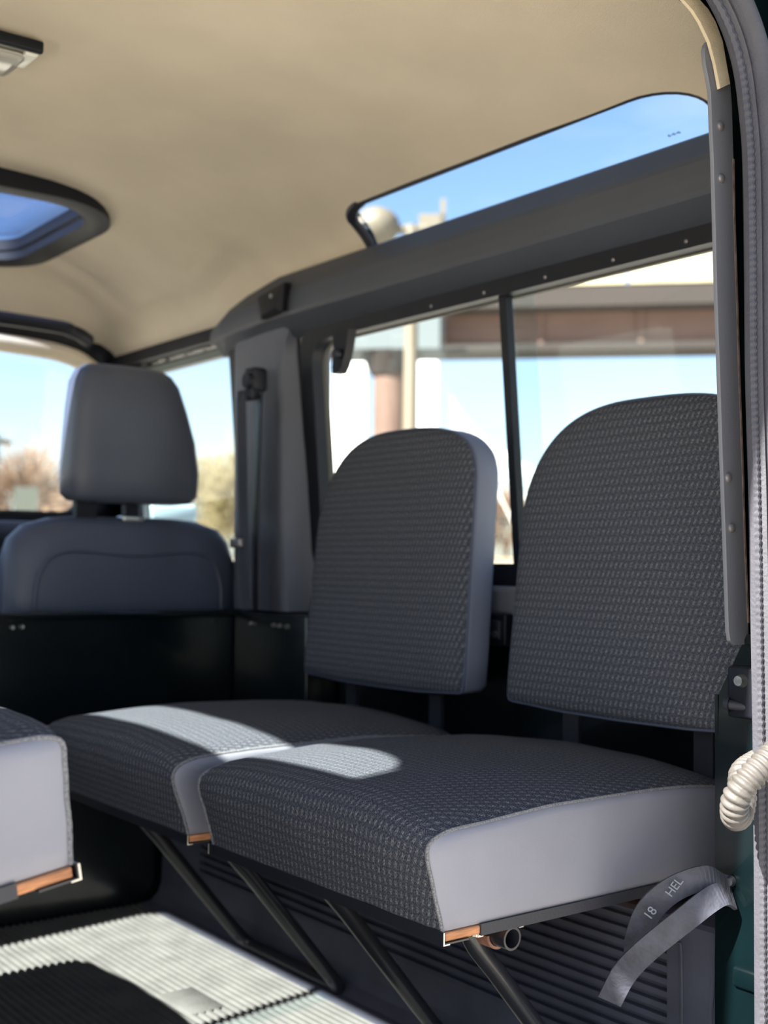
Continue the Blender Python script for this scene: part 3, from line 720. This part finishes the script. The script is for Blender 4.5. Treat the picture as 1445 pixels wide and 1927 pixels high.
    if back:
        BH, BW, BT = .392, .405, .048
        zb = .158
        def hwid(z):                     # half width as a function of height 0..1
            return BW / 2 * (1 - .055 * z)
        # outline, counter-clockwise (y, z)
        def outline():
            P = []; w0 = BW / 2
            P += [(-w0 + .010, .001), (-w0 / 2, -.004), (0, -.005), (w0 / 2, -.004), (w0 - .010, .001), (w0 - .002, .008)]
            for z in (.05, .12, .18): P.append((hwid(z / BH), z))
            def shoulder(z0, ex):
                L = []
                for k in range(0, 19):
                    q = radians(90 * k / 18); L.append((hwid(z0 / BH) * cos(q) ** (2 / ex), z0 + (BH - z0) * sin(q) ** (2 / ex)))
                return L
            P += shoulder(.205, 2.55)[:-1] + [(0, BH)] + [(-a_, b_) for a_, b_ in reversed(shoulder(.285, 3.1)[:-1])]
            for z in (.26, .22): P.append((-hwid(z / BH), z))
            for z in (.18, .12, .05): P.append((-hwid(z / BH), z))
            P.append((-w0 + .002, .008))
            return densify(P, .022)
        OL = outline(); cy, cz = 0.0, .19
        X0 = -.048
        def place(x, y, z): return Vector((X0 + x + lean * z / BH, y + backoff, zb + z))
        # fabric face: concentric rings with a soft puff
        vs_ = []; uvb = []; n = len(OL); rk = [1, .985, .94, .86, .74, .58, .40, .20]
        pf = [0, -.006, -.011, -.014, -.016, -.0175, -.0185, -.019]
        for s_, p_ in zip(rk, pf):
            for (y, z) in OL:
                yy, zz = cy + (y - cy) * s_, cz + (z - cz) * s_
                pp = p_ + (0.0012 * noise.noise(Vector((yy * 12, zz * 12, seed + 9))) if s_ < .9 else 0)
                vs_.append(place(pp, yy, zz)); uvb.append((yy, zz))
        fs = [(k * n + i, k * n + (i + 1) % n, (k + 1) * n + (i + 1) % n, (k + 1) * n + i) for k in range(len(rk) - 1) for i in range(n)]
        vs_.append(place(-.0192, cy, cz)); uvb.append((cy, cz)); c_ = len(vs_) - 1
        fs += [((len(rk) - 1) * n + i, (len(rk) - 1) * n + (i + 1) % n, c_) for i in range(n)]
        bro = mesh('backrest', vs_, fs, 'fabric', t, uv=uvb, edge_split=False)
        R2 = [[place(x, cy + (y - cy) * s_, cz + (z - cz) * s_) for y, z in OL] for x, s_ in ((0, 1), (.006, 1.006), (.022, 1.004), (.040, 1.0), (.046, .985), (.048, .9))]
        G().rings(R2).o('backrest_border', 'vinyl_back', bro, edge_split=False)
        tube_g([tuple(place(-.0005, y, z)) for y, z in OL + OL[:1]], .0021, 6, 2).o('backrest_piping', 'vinyl_dark', bro)
        for sy in (-.095, .120):
            g = G(); g.rings([[Vector((X0 + .036 + dx, sy + backoff + dy, z)) for dx, dy in ((0, -.014), (.006, -.014), (.006, .014), (0, .014))] for z in (-.03, .05, .11, zb + .02)])
            g.o('backrest_support', 'tube', t)
    return t
SZ = -0.340
s1 = make_seat('nearest fold-up seat, woven cushion with long grey vinyl side, backrest cut by the door pillar', (1.190, 1.094, SZ), seed=1)
s2 = make_seat('farther right-hand fold-up seat beside the bulkhead, its whole backrest in view against the side window', (1.190, 1.588, SZ), seed=5, pinch=1.0)
s3 = make_seat('raised seat cushion cut by the left picture edge, pale vinyl end and plywood corner', (-.080, 1.058, -.292), rotz=pi, tilt=radians(9.5), back=False, seed=8, bul=0.35, crown=0.25)
s4 = make_seat('left-hand fold-up seat beside the bulkhead, hidden behind the cut-off cushion', (-.085, 1.545, SZ), rotz=pi, back=False, seed=11, bul=0.3)

# ------------------------------------------------------------------ front seat with headrest
fsx = 1.015
fs_ = thing('front_seat', 'slate vinyl front seat with tall headrest behind the green bulkhead', 'seat', (fsx, 2.12, -0.45))
def superring(cx_, cy_, z, a, b, p=4, n=36, sk=0.0):
    out = []
    for i in range(n):
        t_ = 2 * pi * i / n; c, s_ = cos(t_), sin(t_)
        out.append(Vector((cx_ + a * math.copysign(abs(c) ** (2 / p), c), cy_ + b * math.copysign(abs(s_) ** (2 / p), s_) + sk, z)))
    return out
# backrest: sections by height (local z), half width, half depth
rs = []
for z, a, b, cyy in ((-.10, .232, .05, .07), (0.0, .236, .055, .06), (.20, .240, .055, .05), (.36, .240, .055, .045), (.44, .236, .053, .04), (.49, .222, .050, .038), (.515, .198, .044, .036), (.530, .150, .034, .034), (.534, .10, .024, .033)):
    rs.append(superring(0, cyy, z, a, b, 4.5 if z < .45 else 3.4))
G().rings(rs).o('seat_back', 'vinyl_dark', fs_, edge_split=False)
# sewn panel seam on the back
sp_ = [(-.185, .0, .15), (-.190, -.010, .35), (-.178, -.012, .435), (-.13, -.012, .468), (0, -.013, .462), (.13, -.012, .468), (.178, -.012, .435), (.190, -.010, .35), (.185, .0, .15)]
tube_g(sp_, .0035, 6, 8).o('seam', 'vinyl_dark', fs_)
hr = []
for z, a, b, ox in ((.560, .090, .018, 0), (.563, .120, .036, 0), (.575, .131, .044, 0), (.62, .133, .046, 0), (.68, .126, .047, -.003), (.74, .114, .046, -.010), (.785, .103, .043, -.016), (.805, .094, .036, -.018), (.816, .078, .024, -.019), (.819, .052, .012, -.019)):
    hr.append(superring(.002 + ox, .012, z, a, b, 5 if z < .8 else 3.5))
ho_ = G().rings(hr).o('headrest', 'head', fs_, edge_split=False)
for sx, sw in ((-.088, .020), (.003, .013)):
    G().box((sx - sw, .004, .520), (sx + sw, .022, .566)).o('headrest_post', 'frame_black', fs_)
rbox('post_collar', (-.018, -.004, .526), (.026, .028, .537), 'steel', fs_, .003)
G().box((-.22, .02, -.14), (.22, .48, -.0)).o('seat_base', 'vinyl_dark', fs_)

# ------------------------------------------------------------------ seat belt on the pillar
sb = thing('seat_belt', 'dark seat belt with swivel anchor hanging on the grey pillar', 'seat belt', (1.175, 1.95, 0.34))
def BX(x, y, z): return Vector((x - 1.17, y - 1.99, z - .34))
rbox('anchor_cover', (-.012, -.018, -.022), (.022, .018, .024), 'black', sb, .008)
G().cyl(BX(1.162, 1.985, .338), BX(1.150, 1.985, .338), .014, 16).o('anchor_bolt', 'black', sb)
rbox('swivel_loop', (-.022, -.030, -.040), (-.004, .026, -.018), 'black', sb, .006)
def ribbon(pts, wv, th, name, m, parent, sm=6, n=None):
    path = smooth_path(pts, sm) if sm else [Vector(p) for p in pts]; rs = []
    for i, p in enumerate(path):
        t_ = (path[min(i + 1, len(path) - 1)] - path[max(i - 1, 0)]).normalized()
        f_ = i / (len(path) - 1)
        w_ = wv(f_) if callable(wv) else Vector(wv)
        w_ = w_ - w_.dot(t_) * t_; nn = t_.cross(w_).normalized() * th / 2
        rs.append([p - w_ / 2 - nn, p + w_ / 2 - nn, p + w_ / 2 + nn, p - w_ / 2 + nn])
    return G().rings(rs).o(name, m, parent, smooth=False)
ribbon([BX(1.150, 2.000, .31), BX(1.152, 1.990, .1), BX(1.154, 1.982, -.03), BX(1.157, 1.978, -.085)], (0.010, .046, 0), .003, 'webbing', 'belt', sb)
ribbon([BX(1.166, 1.962, .31), BX(1.160, 1.957, .1), BX(1.160, 1.952, -.085)], (0.012, .040, 0), .003, 'webbing', 'tube', sb)
rbox('tongue', (-.028, -.006, -.312), (-.016, .034, -.294), 'screw', sb, .004)
# ------------------------------------------------------------------ coat hook on the rail
ch = thing('coat_hook', 'black moulded hook with a screw set in the front end of the rail', 'hook', (1.178, 1.895, .480))
g = G(); g.rings([[Vector(p) for p in r_] for r_ in (
    [(.010, -.050, .026), (.010, .040, .016), (.010, .032, -.028), (.010, -.040, -.022)],
    [(-.004, -.050, .026), (-.004, .044, .014), (-.004, .030, -.030), (-.004, -.042, -.026)],
    [(-.008, -.044, .020), (-.006, .020, .008), (-.012, .016, -.024), (-.014, -.034, -.020)])])
g.o('hook_body', 'frame_black', ch); G().cyl((-.006, -.014, .006), (-.012, -.014, .006), .004, 12).o('screw', 'steel', ch)
# dangling catch at the top front of the window
wc = thing('window_catch', 'dark window catch hanging in the top corner of the side window', 'catch', (1.215, 1.715, .392))
g = G(); g.rings([[Vector((-.010, -.020 + a_, z)), Vector((-.010, .020 + b_, z)), Vector((.008, .020 + b_, z)), Vector((.008, -.020 + a_, z))] for z, a_, b_ in ((.012, -.004, .004), (-.010, .0, .0), (-.025, .004, -.002), (-.036, .008, .002), (-.050, .014, .004), (-.062, .024, .002))])
g.o('catch_body', 'frame_black', wc); G().cyl((-.010, 0, -.030), (-.022, 0, -.030), .008, 12).o('catch_knob', 'black', wc)
# small latch on the wall between the backrests
wl = thing('belt_latch', 'black latch box on the body side between the two backrests', 'latch', (1.236, 1.345, -.092))
rbox('latch_box', (-.012, -.030, -.026), (.030, .034, .022), 'frame_black', wl, .003)
rbox('latch_tab', (-.018, -.024, -.016), (-.010, -.006, .012), 'black', wl, .002)
G().cyl((-.010, -.016, -.008), (-.022, -.016, -.008), .005, 12).o('screw', 'steel', wl)
# ------------------------------------------------------------------ interior lamp
il = thing('interior_lamp', 'rectangular courtesy lamp with clear lens on the headlining, cut by the left edge', 'lamp', (.516, 1.550, .661))
rbox('bezel', (-.085, -.055, -.010), (.066, -.045, .006), 'frame_black', il, .003)
rbox('lamp_base', (-.085, -.048, -.006), (.062, .060, .012), 'lens', il, .006)
rbox('lens_body', (-.080, -.036, -.016), (.050, .045, -.005), 'lens', il, .009)
rbox('lamp_switch', (-.050, .010, -.024), (.012, .034, -.013), 'lampw', il, .008)
rbox('corner_rim', (.046, -.044, -.012), (.063, .006, -.005), 'lampw', il, .003)
# ------------------------------------------------------------------ rubber strap with print
st = thing('rubber_strap', 'worn rubber strap with pale lettering looped beside the seat over the wheel box', 'strap', (1.02, .76, -.31))
def SX(x, y, z): return Vector((x - 1.02, y - .76, z + .31))
A = [SX(1.028, .775, -.318), SX(1.000, .778, -.306), SX(.975, .800, -.318), SX(.963, .822, -.343), SX(.968, .840, -.375), SX(.985, .856, -.400)]
def wA(f): return Vector((-.010, .007, .026)).lerp(Vector((-.023, .018, .006)), f)
ribbon([tuple(p) for p in A], wA, .0028, 'strap_loop', 'strap', st, 8)
B = [SX(1.030, .772, -.330), SX(1.000, .768, -.322), SX(.970, .785, -.345), SX(.950, .815, -.378), SX(.945, .838, -.405), SX(.945, .858, -.438)]
ribbon([tuple(p) for p in B], lambda f: Vector((-.004, .010, .022)).lerp(Vector((-.0165, .0122, .0145)), min(1, f * 1.6)), .0032, 'strap_tail', 'strap', st, 8)
G().cyl((.012, .016, -.004), (.006, .014, -.004), .006, 14, .004).o('strap_screw', 'black', st)
def text(name, s, size, loc, xdir, ydir, m, parent):
    c = bpy.data.curves.new(name, 'FONT'); c.body = s; c.size = size; c.extrude = .0003
    tmp = bpy.data.objects.new(name + '_t', c); COL.objects.link(tmp)
    bpy.context.view_layer.update()
    me = bpy.data.meshes.new_from_object(tmp.evaluated_get(bpy.context.evaluated_depsgraph_get()))
    bpy.data.objects.remove(tmp); me.materials.clear(); me.materials.append(MT[m])
    o = bpy.data.objects.new(name, me); link(o, parent)
    x_ = Vector(xdir).normalized(); z_ = x_.cross(Vector(ydir)).normalized(); y_ = z_.cross(x_)
    o.matrix_local = Matrix(((x_.x, y_.x, z_.x, loc[0]), (x_.y, y_.y, z_.y, loc[1]), (x_.z, y_.z, z_.z, loc[2]), (0, 0, 0, 1)))
    return o

# ------------------------------------------------------------------ outside world (metres, seen through the glass)
GZ = -1.40
def at(az, d, z=GZ): a = radians(az); return Vector((d * sin(a), d * cos(a), z))
G().add([(-300, -300, GZ), (400, -300, GZ), (400, 400, GZ), (-300, 400, GZ)], [(0, 1, 2, 3)]).o('ground', 'tarmac', smooth=False); struct(bpy.data.objects['ground'], 'pale open ground outside')
# low grassy bank rising beyond
g = G(); rs = []
for k in range(60):
    az = -20 + k * 2.0; h = 1.6 + 1.5 * noise.noise(Vector((k * .21, 2, 0))); rs.append([at(az, 55, GZ - .3), at(az, 70, GZ + h * .5), at(az, 95, GZ + h), at(az, 140, GZ + h * 1.5), at(az, 150, GZ - .5)])
g.rings(rs); struct(g.o('bank', 'ground'), 'low dry grass bank in the distance')
# elevated road: cream parapet, deck edge coloured dark for overhang shade, brown girder, dark bottom flange
D0 = 40.0; azc = 46.0
c0 = at(azc, D0, 0); along = Vector((cos(radians(azc)), -sin(radians(azc)), 0)); back_ = Vector((sin(radians(azc)), cos(radians(azc)), 0))
def barb(g, s0, s1, d0, d1, z0, z1):
    P = [c0 + along * s + back_ * d for s in (s0, s1) for d in (d0, d1)]
    return g.add([P[0] + Vector((0, 0, z0)), P[1] + Vector((0, 0, z0)), P[2] + Vector((0, 0, z0)), P[3] + Vector((0, 0, z0)), P[0] + Vector((0, 0, z1)), P[1] + Vector((0, 0, z1)), P[2] + Vector((0, 0, z1)), P[3] + Vector((0, 0, z1))],
                 [(0, 1, 3, 2), (4, 6, 7, 5), (0, 2, 6, 4), (1, 5, 7, 3), (0, 4, 5, 1), (2, 3, 7, 6)])
br = thing('elevated_road', 'raised road on a brown steel girder with cream parapet, beyond the side window', 'bridge', tuple(c0 + Vector((0, 0, GZ))))
off = -(c0 + Vector((0, 0, GZ)))
def BO(g, name, m):
    g.v = [p + off for p in g.v]; return g.o(name, m, br, smooth=False)
BO(barb(G(), -9.0, 60, 0.0, 1.0, 7.24, 8.28), 'girder', 'girder')
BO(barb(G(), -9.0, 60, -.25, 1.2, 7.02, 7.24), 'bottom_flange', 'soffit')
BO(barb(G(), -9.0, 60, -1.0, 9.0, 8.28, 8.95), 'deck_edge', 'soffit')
for i in range(14):
    BO(barb(G(), -9 + i * 3.6, -9 + i * 3.6 + 3.45, -1.05, -.75, 8.95, 10.6), 'parapet_panel', 'parapet')
for i in range(12): BO(barb(G(), -7.5 + i * 3.2, -7.5 + i * 3.2 + .15, -.12, .02, 7.24, 8.28), 'stiffener', 'girder')
cp = at(37.5, 38, GZ) + off
g = G(); g.cyl(cp, cp + Vector((0, 0, 7.35)), .52, 24); g.o('round_column', 'rustcol', br)
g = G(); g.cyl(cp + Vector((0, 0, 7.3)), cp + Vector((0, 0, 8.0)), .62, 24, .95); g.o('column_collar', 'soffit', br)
g = G().box((-1.5, -.9, 8.0), (1.6, 1.3, 9.4), Matrix.Translation(cp) @ Matrix.Rotation(radians(-44), 4, 'Z')); g.o('pier_head', 'pierhead', br, smooth=False)
# street lamp with globe
sp0 = at(38.45, 18)
sl_ = thing('street_lamp', 'cream street lamp with a round globe head and side fin', 'street lamp', tuple(sp0))
G().cyl((0, 0, 0), (0, 0, 6.45), .13, 16, .09).o('pole', 'pole', sl_)
al2 = Vector((cos(radians(38)), -sin(radians(38)), 0))
gc = -al2 * .52 + Vector((0, 0, 6.42))
g = G(); g.rings([[gc + Vector((r * cos(q), r * sin(q), z)) for q in [2 * pi * i / 24 for i in range(24)]] for r, z in ((.10, -.30), (.24, -.22), (.32, -.08), (.34, .02), (.32, .12), (.24, .22), (.12, .28), (.02, .30))]); g.o('globe', 'pole', sl_)
G().cyl(gc + Vector((0, 0, -.05)), al2 * .25 + Vector((0, 0, 6.40)), .07, 10).o('arm', 'pole', sl_)
g = G().box((0.10, -.03, 6.30), (.50, .03, 6.62), Matrix.Rotation(radians(-38), 4, 'Z')); g.box((.42, -.03, 6.22), (.50, .03, 6.85), Matrix.Rotation(radians(-38), 4, 'Z')); g.o('fin', 'pole', sl_)
# cable-stayed bridge: two white pylons and fans of stays
for az, d, wd, lab in ((39.3, 92, 1.5, 'white bridge pylon right of the street lamp'), (35.6, 92, 2.6, 'broad white bridge pylon left of the brown column')):
    b0 = at(az, d)
    py = thing('bridge_pylon', lab, 'pylon', tuple(b0), (0, 0, -radians(az)), 'white cable bridge pylons')
    rbox('tower', (-wd / 2, -1.2, 0), (wd / 2, 1.2, 17.3), 'pylon', py, .2, 2)
    rbox('tower_cap', (-wd / 2 - .1, -1.3, 16.9), (wd / 2 + .1, 1.3, 17.6), 'pylon', py, .1, 1)
    if wd < 2:
        for k in range(9):
            G().cyl((wd / 2, 0, 16.0 - k * .9), (wd / 2 + 6 + k * 2.6, 0, 4.0), .05, 6).o('stay_cable', 'pylon', py)
# trees
_cm = {}
def crown_mesh(k, kind):
    if (k, kind) in _cm: return _cm[(k, kind)]
    rnd = random.Random(77 + k); vs_ = []; fs = []
    for i in range(2600):
        # twig rooted near the trunk axis and reaching the rounded outline of the crown
        a_ = rnd.uniform(0, 2 * pi); e = math.asin(rnd.uniform(-.45, 1)); d_ = Vector((cos(a_) * cos(e), sin(a_) * cos(e), sin(e)))
        k_ = 1 + .30 * noise.noise(d_ * 1.7 + Vector((k * 7, 0, 0)))
        r1 = rnd.uniform(.45, 1) ** .6 * k_; r0 = r1 - rnd.uniform(.12, .35)
        c = Vector((0, 0, .52)); sc = Vector((.5, .5, .46))
        j_ = Vector((rnd.gauss(0, .10), rnd.gauss(0, .10), rnd.gauss(0, .08)))
        p0 = c + Vector((d_.x * sc.x * r0, d_.y * sc.y * r0, d_.z * sc.z * r0)) + j_ * .5
        p1 = c + Vector((d_.x * sc.x * r1, d_.y * sc.y * r1, d_.z * sc.z * r1)) + j_
        t_ = (p1 - p0).normalized(); q = t_.orthogonal().normalized() * .0055; q2 = t_.cross(q)
        n = len(vs_); vs_ += [p0 + q, p0 - q * .5 + q2 * .87, p0 - q * .5 - q2 * .87, p1]
        fs += [(n, n + 1, n + 3), (n + 1, n + 2, n + 3), (n + 2, n, n + 3)]
    me = bpy.data.meshes.new('crown'); me.from_pydata([tuple(v) for v in vs_], [], fs); me.materials.append(MT[kind]); _cm[(k, kind)] = me
    return me
def tree(az, d, h, wd, kind, lab, sd):
    p = at(az, d); t = thing('bare_tree', lab, 'tree', tuple(p), group='bare winter trees in the distance')
    o = bpy.data.objects.new('crown', crown_mesh(int(sd) % 3, kind)); o.scale = (wd, wd, h); link(o, t)
    g = G(); g.cyl((0, 0, 0), (0, 0, h * .35), h * .035, 10, h * .02)
    for k in range(4):
        a_ = k * 1.6 + sd; g.cyl((0, 0, h * .3), (wd * .22 * cos(a_), wd * .22 * sin(a_), h * .6), h * .018, 6, h * .006)
    g.o('trunk', 'bark', t)
TR = [(17.6, 66, 7.6, 5.5, 'crown1', 'bare brown tree at the left edge of the windscreen'), (20.8, 80, 9.0, 6.5, 'crown1', 'tallest rounded bare tree seen left of the headrest'),
      (23.6, 96, 7.2, 6, 'crown1', 'low brown tree touching the left side of the headrest'), (26.0, 70, 6.8, 6, 'crown1', 'brown tree hidden behind the headrest'),
      (28.6, 100, 10.6, 7.5, 'crown2', 'pale olive tree just right of the headrest'), (30.6, 76, 9.2, 5, 'crown2', 'olive tree against the pillar in the door window'),
      (33.0, 104, 10.4, 7, 'crown1', 'brown tree behind the grey pillar'), (35.4, 128, 11.5, 7, 'crown1', 'brown tree at the front corner of the side window'),
      (38.0, 146, 12.5, 8, 'crown1', 'brown tree behind the far backrest'), (40.6, 124, 10.8, 7, 'crown1', 'brown tree just above the far backrest'),
      (43.0, 144, 11.0, 8, 'crown1', 'brown tree left of the window divider'), (45.8, 126, 9.0, 7, 'crown1', 'brown tree right of the window divider')]
for i, (a_, d, h, wd, k, lab) in enumerate(TR): tree(a_, d, h, wd, k, lab, i * 3.1)
# far sign and pale building
sg_ = at(20.9, 60); sgn_ = thing('road_sign', 'dark rectangular sign board on posts beyond the windscreen', 'sign', tuple(sg_), (0, 0, -radians(20.9)))
G().box((-.55, -.04, 3.6), (.55, .04, 4.9)).o('board', 'sign', sgn_, smooth=False)
for x_ in (-.4, .4): G().cyl((x_, .06, 0), (x_, .06, 4.6), .06, 8).o('post', 'pole', sgn_)
up0 = at(19.5, 45); ut = thing('utility_pole', 'pale pole at the left edge beyond the windscreen', 'pole', tuple(up0)); G().cyl((0, 0, 0), (0, 0, 5.9), .16, 10).o('pole', 'pole', ut); G().cyl((-.5, 0, 5.6), (.6, 0, 5.6), .10, 8).o('crossarm', 'pole', ut)
# wing mirror outside the front door
wm = thing('wing_mirror', 'light blue backed wing mirror beyond the front seat', 'mirror', (1.50, 2.90, .125))
rbox('mirror_head', (-.07, -.02, -.02), (.07, .03, .03), mat('pale blue grey', (.35, .5, .58), .4), wm, .012)
G().cyl((-.05, .01, 0), (-.20, .0, -.05), .008, 8).o('mirror_arm', 'frame_black', wm)
# printed letters on the strap
def strap_text():
    cr = Vector(R_); 
    p1 = A[2].lerp(A[3], .15); 
    # the strap face looks back and inboard; rows run across the band
    text('print', 'HEL', .012, p1 + Vector((-.0045, -.0045, -.004)), (0.35, -0.45, 0.8), (-.55, .5, .45), 'ink', st)
    p2 = A[3].lerp(A[4], .02)
    text('print', '18', .013, p2 + Vector((-.0085, -.0085, -.006)), (0.35, -0.45, 0.8), (-.55, .5, .45), 'ink', st)
strap_text()
